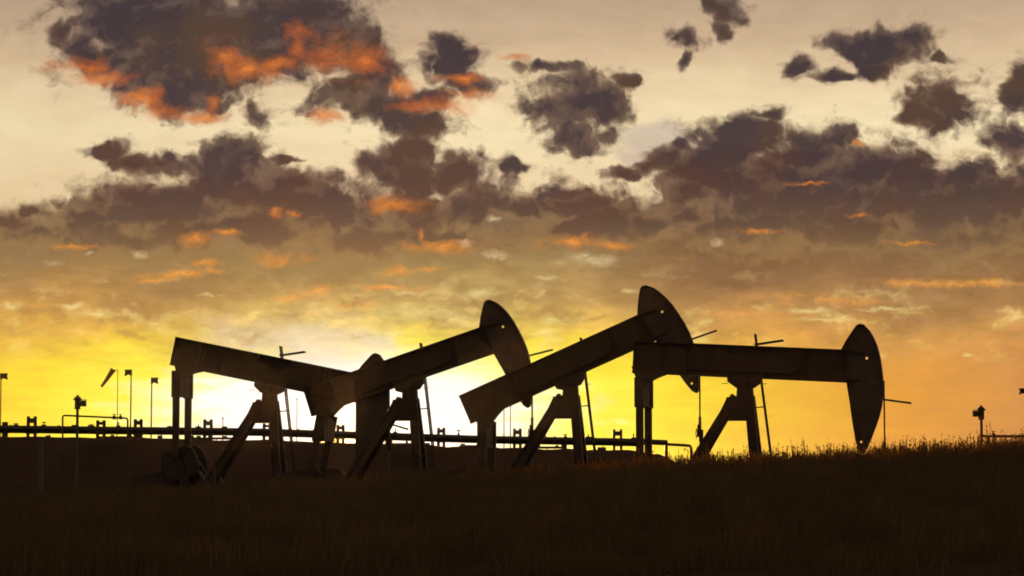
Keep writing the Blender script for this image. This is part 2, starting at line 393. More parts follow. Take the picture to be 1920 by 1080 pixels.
# ------------------------------------------------------------------ mesh helpers
class MB:
    """collects shapes, builds one mesh object"""
    def __init__(s): s.bm = bmesh.new()
    def box(s, c, size, rot=None):
        r = bmesh.ops.create_cube(s.bm, size=1.0)
        mt = Matrix.Translation(Vector(c)) @ (rot.to_4x4() if rot is not None else Matrix()) @ Matrix.Diagonal((*size, 1))
        bmesh.ops.transform(s.bm, matrix=mt, verts=r['verts'])
        return s
    def bar(s, a, b, w, d=None, up=(0, 1, 0)):
        """rectangular bar from a to b; w across, d along 'up'"""
        a, b = Vector(a), Vector(b)
        z = (b - a).normalized(); y = Vector(up); x = y.cross(z).normalized(); y = z.cross(x)
        rot = Matrix((x, y, z)).transposed()
        return s.box((a + b) / 2, (w, d or w, (b - a).length), rot)
    def ibar(s, a, b, w, d, t, up=(0, 1, 0)):
        """H-section from a to b: w across, d along 'up', plate thickness t"""
        a, b = Vector(a), Vector(b)
        z = (b - a).normalized(); y = Vector(up); x = y.cross(z).normalized(); y = z.cross(x)
        for k in (-1, 1): s.bar(a + x * k * (w - t) / 2, b + x * k * (w - t) / 2, t, d, up)
        return s.bar(a, b, w - 2 * t, t, up)
    def tube(s, pts, r, n=10, r2=None):
        pts = [Vector(p) for p in pts]
        rings = []
        for i, p in enumerate(pts):
            t = (pts[min(i + 1, len(pts) - 1)] - pts[max(i - 1, 0)]).normalized()
            h = Vector((0, 1, 0)) if abs(t.y) < 0.9 else Vector((1, 0, 0))
            x = h.cross(t).normalized(); y = t.cross(x)
            rr = r if r2 is None else r + (r2 - r) * i / (len(pts) - 1)
            rings.append([s.bm.verts.new(p + (x * math.cos(a) + y * math.sin(a)) * rr) for a in [2 * math.pi * k / n for k in range(n)]])
        for A, B in zip(rings, rings[1:]):
            for k in range(n): s.bm.faces.new((A[k], A[(k + 1) % n], B[(k + 1) % n], B[k]))
        s.bm.faces.new(rings[0]); s.bm.faces.new(rings[-1][::-1])
        return s
    def prism(s, poly, y0, y1, holes=()):
        """outline in x,z with depth along y, optional holes"""
        loops = [[Vector((x, z, 0)) for x, z in poly]] + [[Vector((x, z, 0)) for x, z in h] for h in holes]
        flat = [v for l in loops for v in l]
        tris = tessellate_polygon(loops)
        f = [s.bm.verts.new((v.x, y0, v.y)) for v in flat]
        b = [s.bm.verts.new((v.x, y1, v.y)) for v in flat]
        for t in tris:
            try:
                s.bm.faces.new([f[i] for i in t]); s.bm.faces.new([b[i] for i in reversed(t)])
            except ValueError: pass
        k = 0
        for l in loops:
            n = len(l)
            for i in range(n):
                j = (i + 1) % n
                s.bm.faces.new((f[k + i], f[k + j], b[k + j], b[k + i]))
            k += n
        return s
    def ball(s, c, r, sc=(1, 1, 1)):
        q = bmesh.ops.create_icosphere(s.bm, subdivisions=2, radius=r)
        bmesh.ops.transform(s.bm, matrix=Matrix.Translation(Vector(c)) @ Matrix.Diagonal((*sc, 1)), verts=q['verts'])
        return s
    def build(s, name, mat, parent=None, bevel=0.0, smooth=False):
        bmesh.ops.recalc_face_normals(s.bm, faces=s.bm.faces[:])
        me = bpy.data.meshes.new(name); s.bm.to_mesh(me); s.bm.free()
        me.materials.append(mat)
        if smooth:
            for p in me.polygons: p.use_smooth = True
            me.set_sharp_from_angle(angle=R(40))
        o = bpy.data.objects.new(name, me); col.objects.link(o)
        if parent: o.parent = parent
        if bevel:
            b = o.modifiers.new('bevel', 'BEVEL'); b.width = bevel; b.segments = 2; b.limit_method = 'ANGLE'
        return o

def thing(name, label, cat, loc=(0, 0, 0), rz=0.0, group=None):
    o = bpy.data.objects.new(name, None); col.objects.link(o)
    o.location = loc; o.rotation_euler = (0, 0, rz)
    o['label'] = label; o['category'] = cat
    if group: o['group'] = group
    return o
def tag(o, label=None, cat=None, group=None, kind=None):
    if label: o['label'] = label
    if cat: o['category'] = cat
    if group: o['group'] = group
    if kind: o['kind'] = kind
    return o

# ------------------------------------------------------------------ terrain
RIDGE_Y = 92.0
rx = [-60, -30, -19.5, -13.4, -7.3, -1.2, 5.7, 8.9, 13.0, 15.4, 16.6, 19.5, 30, 60]
rh = [0.1, 0.15, 0.30, 0.75, 1.15, 1.42, 1.78, 1.93, 2.10, 2.24, 2.40, 2.46, 2.6, 2.2]
def height(x, y):
    x = np.asarray(x, float); y = np.asarray(y, float)
    r = np.interp(x, rx, rh)
    up = np.clip(y / RIDGE_Y, 0, 1)
    front = r * (up ** 1.25)
    fall = np.clip((y - RIDGE_Y) / 16.0, 0, 1); fall = fall * fall * (3 - 2 * fall)
    back = 0.1 + np.clip(y - 131, 0, 60) * 0.018
    h = np.where(y < RIDGE_Y, front, r * (1 - fall) + back * fall)
    edge = np.clip((np.abs(x) - 60) / 60, 0, 1)
    h = h * (1 - edge) * np.clip(1 - (y - 260) / 200, 0, 1)
    lump = 0.05 * np.sin(x * 0.9 + y * 0.21) * np.sin(y * 0.53 - x * 0.3) + 0.03 * np.sin(x * 2.3 + 1.0) * np.sin(y * 1.7)
    return h + lump * (1 - edge) * (y < 260) * np.clip(y / 15, 0, 1)

def axis(lo, hi, fine_lo, fine_hi, step):
    a = list(np.arange(fine_lo, fine_hi + 1e-6, step))
    g, v = step, fine_hi
    while v < hi: g *= 1.35; v = min(hi, v + g); a.append(v)
    g, v = step, fine_lo
    while v > lo: g *= 1.35; v = max(lo, v - g); a.insert(0, v)
    return np.array(a)
gx = axis(-2500, 2500, -60, 60, 1.0); gy = axis(-300, 4000, 0, 260, 1.0)
XX, YY = np.meshgrid(gx, gy)
ZZ = height(XX, YY)
verts = np.stack([XX.ravel(), YY.ravel(), ZZ.ravel()], 1)
nx_, ny_ = len(gx), len(gy)
i = (np.arange(ny_ - 1)[:, None] * nx_ + np.arange(nx_ - 1)[None, :]).ravel()
faces = np.stack([i, i + 1, i + nx_ + 1, i + nx_], 1)
me = bpy.data.meshes.new('ground'); me.from_pydata(verts.tolist(), [], faces.tolist())
me.materials.append(M['soil'])
for p in me.polygons: p.use_smooth = True
ground = bpy.data.objects.new('ground', me); col.objects.link(ground)
tag(ground, 'dark grassy ground rising to a low ridge at the right', kind='structure')

# long earth bank behind the pumps, ending right of the third pump
b_px = [(-900, 796), (-400, 807), (0, 818), (480, 825), (900, 838), (1180, 845), (1228, 849), (1238, 852), (1243, 876), (1250, 930)]
prof = []
for px, py in b_px:
    p = at(px, py, 190.0); prof.append(p)
dense = []
for a, b in zip(prof, prof[1:]):
    n = max(1, int((b - a).length / 0.8))
    for k in range(n): dense.append(a.lerp(b, k / n))
dense.append(prof[-1])
bm = bmesh.new(); rows = []
for k, p in enumerate(dense):
    j = 0.16 * mnoise.noise(Vector((p.x * 0.5, 3, 0))) + 0.10 * mnoise.noise(Vector((p.x * 2.1, 7, 0)))
    top = max(0.05, p.z + j)
    row = []
    for dy, f in ((-9, 0.0), (-4.5, 0.55), (-1.5, 0.94), (0, 1.0), (2, 1.0), (3.5, 0.95), (7, 0.5), (11, 0.0)):
        z = top * f + (1 - f) * -0.3
        z += 0.12 * mnoise.noise(Vector((p.x * 0.4, dy, 5))) if 0 < f < 1 else 0
        row.append(bm.verts.new((p.x, 190 + dy, z)))
    rows.append(row)
for A, B in zip(rows, rows[1:]):
    for k in range(len(A) - 1): bm.faces.new((A[k], B[k], B[k + 1], A[k + 1]))
bm.faces.new(rows[0]); bm.faces.new(rows[-1][::-1])
bmesh.ops.recalc_face_normals(bm, faces=bm.faces[:])
me = bpy.data.meshes.new('embankment'); bm.to_mesh(me); bm.free(); me.materials.append(M['bank'])
for p in me.polygons: p.use_smooth = True
emb = bpy.data.objects.new('embankment', me); col.objects.link(emb)
tag(emb, 'long dark earth bank behind the pumpjacks', kind='structure')

# ------------------------------------------------------------------ pumpjacks
K = 1 / 34.6          # metres per photograph pixel at the nearest pump
H = 6.6               # pivot height
ANG0 = R(3.03)
def bf(px, py):
    """photograph point on the nearest pump -> coordinates in its beam's own frame (pivot at origin)"""
    x, z = (px - 1397) * K, (712 - py) * K
    c, s = math.cos(ANG0), math.sin(ANG0)
    return (x * c - z * s, x * s + z * c)
def circle(c, r, n=14): return [(c[0] + r * math.cos(2 * math.pi * k / n), c[1] + r * math.sin(2 * math.pi * k / n)) for k in range(n)]

def make_pump(name, label, base, rz, tilt, zbase, phase_sign, hang, pin_off):
    t = thing(name, label, 'pumpjack', base, rz, 'pumpjacks standing in a row')
    ct, stt = math.cos(tilt), math.sin(tilt)
    def W2(p, y=0.0):     # beam frame -> pump frame
        return Vector((p[0] * ct - p[1] * stt, y, H + p[0] * stt + p[1] * ct))
    def poly(pts): return [(W2(p).x, W2(p).z) for p in pts]
    zt, zb = 64 * K, 3 * K            # top and bottom of beam section
    xt, xh = (-6.2 if abs(tilt) < R(5) else -6.42), 5.75
    # beam: web, flanges, stiffeners
    b = MB()
    b.prism(poly([(xt, zb + 0.03), (xh, zb + 0.03), (xh, zt - 0.03), (xt, zt - 0.03)]), -0.03, 0.03)
    b.prism(poly([(xt, zb), (xh, zb), (xh, zb + 0.06), (xt, zb + 0.06)]), -0.24, 0.24)
    b.prism(poly([(xt, zt - 0.06), (xh, zt - 0.06), (xh, zt), (xt, zt)]), -0.24, 0.24)
    for x in (xt + 0.02, -4.6, -3.2, -1.0, 1.0, 3.2, xh - 0.4):
        for sy in (-1, 1):
            b.prism(poly([(x, zb + 0.06), (x + 0.04, zb + 0.06), (x + 0.04, zt - 0.06), (x, zt - 0.06)]), sy * 0.03, sy * 0.22)
    beam = b.build('walking_beam', M['paint'], t)
    # doubler plates with a rounded end, on both sides of the web
    d = MB()
    for sy in (-1, 1):
        pl = [(-3.1, 0.42), (2.5, 0.42), (2.85, 0.55), (3.0, 0.9), (2.85, 1.25), (2.5, 1.4), (-3.1, 1.4)]
        d.prism(poly(pl), sy * 0.221, sy * 0.25)
    d.build('side_plate', M['plate'], beam)
    # tail bearing bracket
    tp = (-5.55, -0.28)
    tb = MB()
    for sy in (-1, 1):
        tb.prism(poly([(-6.25, 0.45), (-6.05, 0.02), (-5.85, -0.38), (-5.25, -0.38), (-4.75, -0.10), (-4.3, 0.09), (-4.3, 0.3)]), sy * 0.16, sy * 0.24)
    tb.prism(poly(circle(tp, 0.20)), -0.5, 0.5)
    tb.build('tail_bearing', M['paint'], t, 0.01)
    # saddle under the beam
    sdl = MB()
    sdl.prism(poly([(-0.95, 0.08), (-0.93, -0.15), (-0.45, -0.46), (0.45, -0.46), (0.86, -0.15), (0.9, 0.08)]), -0.26, 0.26)
    sdl.prism(poly(circle((0, -0.14), 0.22)), -0.55, 0.55)
    sdl.build('saddle_bearing', M['paint'], t, 0.01)
    # horsehead: web with daylight holes and a rim all round
    hp = [(1612, 610), (1620, 612), (1631, 624), (1638, 637), (1644, 652), (1649, 672), (1652, 694), (1654, 716), (1654, 738), (1651, 762),
          (1646, 782), (1639, 802), (1631, 822), (1623, 840), (1617, 849), (1611, 850), (1606, 843), (1602, 826), (1597, 795), (1592, 755), (1586, 716),
          (1578, 696), (1575, 678), (1577, 658), (1587, 640), (1600, 621), (1606, 613)]
    hb = [bf(*p) for p in hp]
    h1, h2 = bf(1624, 674), bf(1612, 829)
    hd = MB()
    hd.prism(poly(hb), -0.03, 0.03, [poly(circle(h1, 0.075)), poly(circle(h2, 0.065))])
    n = len(hb); cx = sum(p[0] for p in hb) / n; cz = sum(p[1] for p in hb) / n
    inner = []
    for k in range(n):
        a, c0, c1 = Vector(hb[k]), Vector(hb[k - 1]), Vector(hb[(k + 1) % n])
        tg = (c1 - c0).normalized(); nm = Vector((-tg.y, tg.x))
        if nm.dot(Vector((cx, cz)) - a) < 0: nm = -nm
        inner.append(tuple(a + nm * 0.045))
    for k in range(n):
        j = (k + 1) % n
        hd.prism(poly([hb[k], hb[j], inner[j], inner[k]]), -0.25, 0.25)
    hd.prism(poly([(5.15, 0.10), (6.3, 0.10), (6.3, 1.7), (5.15, 1.7)]), -0.036, 0.036)
    for zz in (0.25, 1.70):          # collar plates over the beam end
        for sy in (-1, 1): hd.prism(poly([(5.35, zz), (6.3, zz), (6.3, zz + 0.04), (5.35, zz + 0.04)]), sy * 0.03, sy * 0.22)
    head = hd.build('horsehead', M['head'], t)
    a, c = W2(bf(1648, 750), -0.1), W2(bf(1705, 758), -0.1)
    MB().bar(a, c, 0.11, 0.07).build('safety_bar', M['steel'], head, 0.008)
    # bridle hanging from the face of the head
    face = [W2(p) for p in hb[:17]]
    xm = max(p.x for p in face)
    hangz = max([p.z for p in face if p.x > xm - 0.04])
    br = MB()
    xb = xm + 0.03
    br.tube([(xb, -0.05, hangz), (xb, -0.05, hang + 0.9)], 0.04, 8).tube([(xb, 0.05, hangz), (xb, 0.05, hang + 0.9)], 0.04, 8)
    br.tube([(xb, 0, hang + 0.95), (xb, 0, hang + 0.2)], 0.085, 8)
    br.build('bridle', M['steel'], t)
    cb = MB()
    cb.box((xb, 0, hang), (0.34, 0.5, 0.42)).box((xb - 0.04, 0, hang + 0.25), (0.2, 0.3, 0.5)).box((xb + 0.06, 0, hang - 0.33), (0.22, 0.3, 0.3))
    cb.tube([(xb - 0.2, 0, hang + 0.3), (xb - 0.26, 0, hang), (xb - 0.2, 0, hang - 0.3)], 0.025, 6)
    cb.build('carrier_bar', M['rust'], t, 0.02)
    MB().tube([(xb, 0, hang - 0.2), (xb, 0, 0.95)], 0.04, 8).build('polished_rod', M['steel'], t, smooth=True)
    wh = MB()
    wh.tube([(xm + 0.02, 0, -0.2), (xm + 0.02, 0, 1.0)], 0.10, 12).tube([(xm + 0.02, 0, 0.62), (xm + 0.02, 0, 0.72)], 0.2, 12)
    wh.tube([(xm + 0.02, 0, 0.32), (xm + 0.02, 0, 0.42)], 0.24, 12).tube([(xm - 0.4, 0, 0.52), (xm + 0.44, 0, 0.52)], 0.06, 8)
    wh.build('wellhead', M['rust'], t, smooth=True)
    # samson post
    cap = MB()
    cap.prism([(-0.40, H - 0.30), (0.40, H - 0.30), (0.46, H - 1.15), (-0.46, H - 1.15)], -0.30, 0.30)
    cap.box((-0.26, 0, H - 0.98), (1.46, 0.86, 0.05))
    cap.tube([(-1.25, -0.2, H - 0.2), (-0.9, -0.2, H - 0.2)], 0.02, 6).tube([(0.9, -0.2, H - 0.24), (1.2, -0.2, H - 0.24)], 0.02, 6)
    post = cap.build('samson_post', M['paint'], t, 0.008)
    gp = MB()
    for sy in (-1, 1):
        gp.prism([(-0.93, H - 0.95), (0.47, H - 0.95), (0.40, H - 2.22), (-1.55, H - 2.22)], sy * 0.40, sy * 0.46)
    gp.build('gusset_plate', M['paint'], post, 0.006)
    for sy in (-1, 1):
        MB().ibar((0.24, sy * 0.22, H - 0.9), (0.78, sy * 1.05, 0.12), 0.50, 0.34, 0.05).build('post_leg', M['paint'], post)
        MB().ibar((-0.50, sy * 0.22, H - 0.9), (-3.95, sy * 1.05, 0.12), 0.50, 0.34, 0.05).build('post_leg', M['paint'], post)
    for xb in (0.60, -2.7): MB().bar((xb, -0.78, 2.2), (xb, 0.78, 2.2), 0.14, 0.14, (0, 0, 1)).build('cross_brace', M['paint'], post)
    # ladder on the far side, rails carry on above the beam
    ld = MB()
    lx = lambda z: 0.78 + (H - z) * 0.122
    ztop = H + 87 * K
    for yy in (0.55, 1.0): ld.bar((lx(0.1), yy, 0.1), (lx(ztop), yy, ztop), 0.085, 0.05)
    z = 0.4
    while z < ztop - 0.1:
        ld.tube([(lx(z), 0.55, z), (lx(z), 1.0, z)], 0.016, 6); z += 0.3
    for z in (H - 1.45, H - 4.2):
        for yy in (0.55, 1.0): ld.bar((0.35 + (H - z) * 0.09, yy * 0.4, z - 0.06), (lx(z), yy, z), 0.06, 0.05, (0, 0, 1))
    lad = ld.build('ladder', M['paint'], t)
    gt = MB()
    za = H + 67 * K; xa = lx(za)
    for yy in (0.55, 1.0): gt.bar((xa - 0.1, yy, za), (xa + 1.45, yy, za + 0.21), 0.10, 0.05)
    gt.bar((xa + 1.42, 0.55, za + 0.205), (xa + 1.42, 1.0, za + 0.205), 0.08, 0.08, (0, 0, 1))
    gt.build('guard_rail', M['paint'], lad)
    # crank geometry
    tpw = W2(tp)
    rC = 1.66; L = 4.9
    off = pin_off
    pin = Vector((tpw.x + off, 0, tpw.z - math.sqrt(L * L - off * off)))
    dz = max(-rC, min(rC, pin.z - 0.95))
    C0 = Vector((pin.x + phase_sign * math.sqrt(max(0.0, rC * rC - dz * dz)), 0, pin.z - dz))
    Yp = 1.35
    eq = MB()
    eq.box((tpw.x, 0, tpw.z - 0.80), (0.30, 2 * Yp - 0.2, 1.30))
    eq.box((tpw.x, 0, tpw.z - 0.22), (0.42, 0.9, 0.34)).box((tpw.x, 0, tpw.z - 1.42), (0.44, 2 * Yp - 0.26, 0.06)).box((tpw.x, 0, tpw.z - 0.36), (0.44, 2 * Yp - 0.26, 0.06))
    eq.build('equalizer', M['paint'], t, 0.015)
    for sy in (-1, 1):
        y = sy * Yp
        pm = MB()
        dirp = (pin - tpw).normalized()
        pm.bar(Vector((tpw.x, y, tpw.z)), Vector((pin.x, y, pin.z)), 0.40, 0.22)
        pm.bar(Vector((tpw.x, y, tpw.z)) + dirp * -0.12, Vector((tpw.x, y, tpw.z)) + dirp * 1.5, 0.54, 0.30)
        pm.tube([(pin.x, y - 0.13, pin.z), (pin.x, y + 0.13, pin.z)], 0.26, 16)
        pm.build('pitman_arm', M['paint'], t, 0.01)
        ca = (Vector((pin.x, 0, pin.z)) - C0).normalized()
        yc = sy * (Yp - 0.28)
        far = C0 + ca * 1.95; bk = C0 - ca * 0.4
        cr_ = MB().bar((bk.x, yc, bk.z), (far.x, yc, far.z), 0.55, 0.2).build('crank', M['rust'], t, 0.02)
        n_ = Vector((-ca.z, 0, ca.x))
        wt_ = MB()
        for q in (-1, 1):
            c_ = C0 + ca * 1.0 + n_ * q * 0.62
            pts = [c_ + ca * u + n_ * q * v for u, v in ((-0.95, -0.33), (0.95, -0.33), (0.95, 0.15), (0.6, 0.42), (0.0, 0.52), (-0.6, 0.42), (-0.95, 0.15))]
            wt_.prism([(p.x, p.z) for p in pts], yc - 0.16, yc + 0.16)
        wt_.build('counterweight', M['rust'], cr_, 0.02)
    gb = MB()
    gb.prism([(C0.x + u, v) for u, v in ((-1.0, 0.25), (1.0, 0.25), (1.05, 0.9), (0.6, 1.5), (-0.6, 1.5), (-1.05, 0.9))], -0.48, 0.48)
    gb.tube([(C0.x, -0.95, C0.z), (C0.x, 0.95, C0.z)], 0.16, 14)
    gb.build('gearbox', M['rust'], t, 0.03)
    bs = MB()
    for sy in (-0.9, 0.9): bs.ibar((-9.2, sy, 0.12), (2.0, sy, 0.12), 0.3, 0.22, 0.03, (0, 1, 0))
    for x in (-9.1, -7.2, -6.3, -4.3, -2.6, -0.6, 1.9): bs.box((x, 0, 0.12), (0.16, 1.6, 0.2))
    bs.build('base_skid', M['paint'], t)
    MB().box((-3.6, 0, -0.16), (12.2, 3.0, 0.30)).build('concrete_pad', M['concrete'], t, 0.02)
    mo = MB()
    mo.tube([(-8.3, -0.35, 0.75), (-8.3, 0.45, 0.75)], 0.32, 16).box((-8.3, 0.05, 0.34), (0.7, 0.8, 0.22)).box((-8.3, -0.05, 1.1), (0.3, 0.3, 0.2))
    mo.tube([(-8.3, -0.6, 0.75), (-8.3, -0.42, 0.75)], 0.2, 14)
    mo.build('motor', M['rust'], t, 0.01)
    bg_ = MB()
    sh = circle((-6.2, 1.5), 0.62, 20)
    bg_.prism([(-8.6, 0.45), (-8.0, 0.35), (-5.9, 0.5), (-5.6, 0.9), (-5.85, 1.4), (-6.4, 1.5), (-8.5, 1.05)], -0.62, -0.5)
    bg_.build('belt_guard', M['plate'], t, 0.02)
    return t

def pump_base(px, py, Y):
    p = at(px, py, Y)
    return (p.x, p.y, p.z - H)
PUMPS = [
 ('pumpjack', 'leftmost pumpjack, head dipped low in front of the sun, tail raised high', (506, 725, 147.5), R(-11.5), 1, 3.2, 0.0, R(-8)),
 ('pumpjack', 'pumpjack second from left, head raised beside the brightest glow', (769, 720, 146.0), R(18.2), 1, 3.6, -0.9, R(-11)),
 ('pumpjack', 'third pumpjack from left, tilted most steeply with its head highest of all', (1070, 713, 140.5), R(23.6), 1, 3.5, 0.0, R(-11)),
 ('pumpjack', 'rightmost pumpjack, beam almost level, its whole head hanging down to the grass', (1397, 712, 131.0), R(-3.03), 1, 2.2, 0.0, R(-13))]
for nm, lb, (px, py, Y), tl, ph, hg, po, yw in PUMPS:
    bx = pump_base(px, py, Y)
    make_pump(nm, lb, bx, yw, tl, bx[2], ph, hg, po)

# ------------------------------------------------------------------ pipeline on frames in front of the bank
YP = 190.6
def pz(px):     # centre line of the pipe, in photograph pixels
    return float(np.interp(px, [-300, 0, 480, 900, 1180, 1250], [797, 802.5, 808, 822, 827, 830]))
pl = thing('pipeline', 'long elevated pipeline running level behind all the pumpjacks', 'pipeline', (0, 0, 0))
pts = [at(px, pz(px), YP) for px in range(-300, 1251, 50)]
MB().tube(pts, 0.215, 14).build('main_pipe', M['pipe'], pl, smooth=True)
MB().tube([p + Vector((0, 0.5, -0.24)) for p in pts[:-1]], 0.15, 10).build('side_pipe', M['pipe'], pl, smooth=True)
for px in (20, 110, 330, 470, 560, 700, 860, 1040, 1110, 1206):
    p = at(px, pz(px), YP); MB().tube([p - Vector((0.08, 0, 0)), p + Vector((0.08, 0, 0))], 0.27, 14).build('pipe_flange', M['pipe'], pl, smooth=True)
rv = random.Random(3)
for px in (30, 82, 140, 171, 222, 318, 372, 421, 545, 592, 676, 741, 860, 925, 1021, 1060, 1103, 1188, 1211):
    p = at(px, pz(px), YP); hgt = rv.uniform(0.28, 0.62)
    v_ = MB().tube([p, p + Vector((0, 0, hgt))], 0.05, 6).box(p + Vector((0, 0, 0.24)), (rv.uniform(0.14, 0.5), 0.3, 0.12))
    if rv.random() < 0.6: v_.tube([p + Vector((-0.17, 0, hgt)), p + Vector((0.17, 0, hgt))], 0.035, 6)
    v_.build('valve', M['pipe'], pl)
dp = MB()
a = at(1250, 833, YP)
dp.tube([a, at(1285, 835, YP), at(1294, 836, YP), at(1296, 840, YP), at(1296.5, 925, YP)], 0.11, 10)
dp.build('drop_pipe', M['pipe'], pl, smooth=True)
MB().bar(at(1249, 826, YP), at(1250, 925, YP), 0.24, 0.24).build('end_post', M['pipe'], pl)
SUP = [(8, 9, 5, 'at the far left edge'), (58, 17, 16, 'nearest the left light pole'), (188, 16, 10, 'under the small pipe loop'), (258, 15, 13, 'between the two tall light poles'), (389, 16, 14, 'just right of the leftmost pumpjack tail'),
       (500, 15, 8, 'behind the leftmost pumpjack post'), (638, 14, 10, 'in front of the sun'), (827, 14, 11, 'between the second pumpjack ladder and the third pumpjack tail'), (970, 15, 13, 'beside the second pumpjack bridle'), (1158, 17, 15, 'under the third pumpjack head')]
for px, w, h, where in SUP:
    g = thing('pipe_support', 'horned steel pipe support frame ' + where, 'pipe support', tuple(Vector((at(px, pz(px), YP).x, YP, 0.9))), 0, 'support frames along the pipeline')
    k = YP / FPX
    zc = at(px, pz(px), YP).z - 0.9
    ww, hh_ = w * k, h * k
    top = zc + 0.22 + hh_
    for sx in (-1, 1): MB().bar((sx * (ww / 2 - 0.08), 0.3, zc - 1.25), (sx * (ww / 2 - 0.08), 0.3, top - 0.02), 0.22, 0.2).build('post', M['pipe'], g)
    c = MB().box((0, 0.3, top - hh_ * 0.42), (ww + 0.04, 0.26, hh_ * 0.56))
    for sx in (-1, 1): c.box((sx * (ww / 2 - 0.09), 0.3, top - 0.05), (0.22, 0.24, 0.22))
    c.build('saddle', M['pipe'], g, 0.01)
    MB().box((0, 0.3, zc - 0.36), (ww + 0.1, 0.6, 0.14)).build('crossbar', M['pipe'], g)
for n_, (x0, x1, where) in enumerate(((185, 262, 'left of the leftmost pumpjack'), (352, 452, 'between the leftmost pumpjack tail and its rear leg'), (735, 806, 'behind the second pumpjack legs'), (862, 906, 'under the third pumpjack tail'), (990, 1060, 'behind the third pumpjack rear leg'))):
    g = thing('cable_tray', 'low cable tray under the pipeline ' + where, 'cable tray', tuple(at((x0 + x1) / 2, pz((x0 + x1) / 2) + 16, 190.8)), 0, 'low cable trays')
    L_ = (x1 - x0) * 190.8 / FPX
    MB().box((0, 0, 0), (L_, 0.5, 0.09)).box((0, -0.25, 0.07), (L_, 0.03, 0.12)).box((0, 0.25, 0.07), (L_, 0.03, 0.12)).build('tray', M['pipe'], g)
    q = -L_ / 2 + 0.1; r_ = random.Random(n_)
    while q < L_ / 2:
        if r_.random() < 0.55: MB().box((q + 0.15, 0, 0.12), (r_.uniform(0.15, 0.5), 0.4, r_.uniform(0.18, 0.34))).build('junction_box', M['pipe'], g, 0.02)
        MB().bar((q, 0, -0.6), (q, 0, 0), 0.07, 0.07).build('leg', M['pipe'], g)
        q += r_.uniform(0.5, 0.95)
# low equipment in the gap under the pipe
for px, lb in ((90, 'squat valve box in the gap under the pipeline, left of the loop'), (300, 'squat valve box in the gap beside the leftmost pumpjack pitman arms'), (455, 'squat valve box in the gap behind the leftmost pumpjack rear legs'), (1128, 'square equipment box on the bank right of the third pumpjack ladder')):
    g = at(px, 846 if px > 1000 else 824, 187.0)
    k = 187 / FPX
    q = thing('equipment_box', lb, 'equipment box', (g.x, g.y, g.z), 0, 'small boxes on the bank')
    MB().box((0, 0, 0.05), (18 * k if px > 1000 else 9 * k, 0.5, 0.1)).box((0, 0, 4 * k), (16 * k if px > 1000 else 8 * k, 0.45, 7 * k)).build('cabinet', M['galv'], q, 0.02)
    MB().tube([(0.1, 0, 7 * k), (0.1, 0, 9.5 * k)], 0.04, 6).build('vent', M['galv'], q)

# ------------------------------------------------------------------ small pipe loop and post at the left
YL = 122.0
kL = YL / FPX
g = thing('pipe_loop', 'thin goalpost shaped pipe loop with small valves, left of the pumpjacks', 'pipe loop')
r_ = 0.045
a, b, c, d = at(117.5, 950, YL), at(117.5, 780, YL), at(239, 785, YL), at(239, 950, YL)
MB().tube([a, at(117.5, 782, YL), at(119, 779.5, YL), at(122, 779, YL), at(235, 784, YL), at(238.5, 785, YL), at(239.5, 788, YL), d], r_, 10).build('pipe', M['pipe'], g, smooth=True)
for px in (214, 226):
    p = at(px, 783, YL)
    v = MB()
    v.tube([p - Vector((0.07, 0, 0)), p + Vector((0.07, 0, 0))], 0.09, 10).tube([p, p + Vector((0, 0, 0.16))], 0.025, 6).box(p + Vector((0, 0, 0.16)), (0.14, 0.14, 0.03))
    v.build('valve', M['rust'], g, smooth=True)
g = thing('steel_post', 'broad grey steel post standing beside the left leg of the pipe loop', 'post', (at(97, 950, YL).x, YL - 3, 0.1))
MB().bar((0, 0, -0.2), (0, 0, at(97, 826, YL - 3).z - 0.1), 0.22, 0.22).build('shaft', M['galv'], g, 0.02)
MB().box((0, 0, at(97, 826, YL - 3).z - 0.06), (0.3, 0.3, 0.05)).build('cap_plate', M['galv'], g)

def device(px, ytop, ybase, Y, sgn, label):
    k = Y / FPX
    x0 = at(px, ybase, Y)
    g = thing('beacon_post', label, 'beacon', (x0.x, Y, x0.z), 0, 'beacon heads on short posts')
    hgt = (ybase - ytop) * k
    MB().tube([(0, 0, -0.3), (0, 0, hgt - 24 * k)], 2.6 * k, 10).build('post', M['galv'], g, smooth=True)
    hd = MB()
    hd.tube([(0, 0, hgt - 27 * k), (0, 0, hgt - 20 * k), (0.3 * k, 0, hgt - 14 * k), (0, 0, hgt - 8 * k), (0, 0, hgt - 6 * k)], 5.5 * k, 12)
    hd.ball((0, 0, hgt - 7 * k), 6.5 * k, (1, 1, 0.75)).tube([(0, 0, hgt - 3 * k), (0, 0, hgt)], 2 * k, 8)
    hd.tube([(-8 * k, 0, hgt - 8.5 * k), (8 * k, 0, hgt - 8.5 * k)], 1.5 * k, 8)
    hd.build('head', M['plate'], g, smooth=True)
    s = MB().box((sgn * 11 * k, 0, hgt - 16 * k), (10 * k, 10 * k, 11 * k))
    for q in (-3, 0.5, 4): s.tube([(sgn * 11 * k + q * k, 0, hgt - 11 * k), (sgn * 11 * k + q * k, 0, hgt - 7.5 * k)], 0.9 * k, 6)
    s.box((sgn * 5 * k, 0, hgt - 16 * k), (6 * k, 4 * k, 4 * k))
    s.build('side_box', M['plate'], g, 0.01)
device(143.5, 741, 900, 165.0, 1, 'beacon head with side box on a short post, behind the left pipe loop')
device(1840.5, 760, 822, 100.0, -1, 'beacon head with side box on a short post at the far right')
YR = 99.5
g = thing('ground_pipe', 'thin level pipe just above the grass at the right edge', 'pipe')
MB().tube([at(1841, 812, YR), at(1841, 815, YR), at(1842.5, 817.5, YR), at(1846, 818, YR), at(1990, 818, YR)], 0.055, 10).build('pipe', M['pipe'], g, smooth=True)
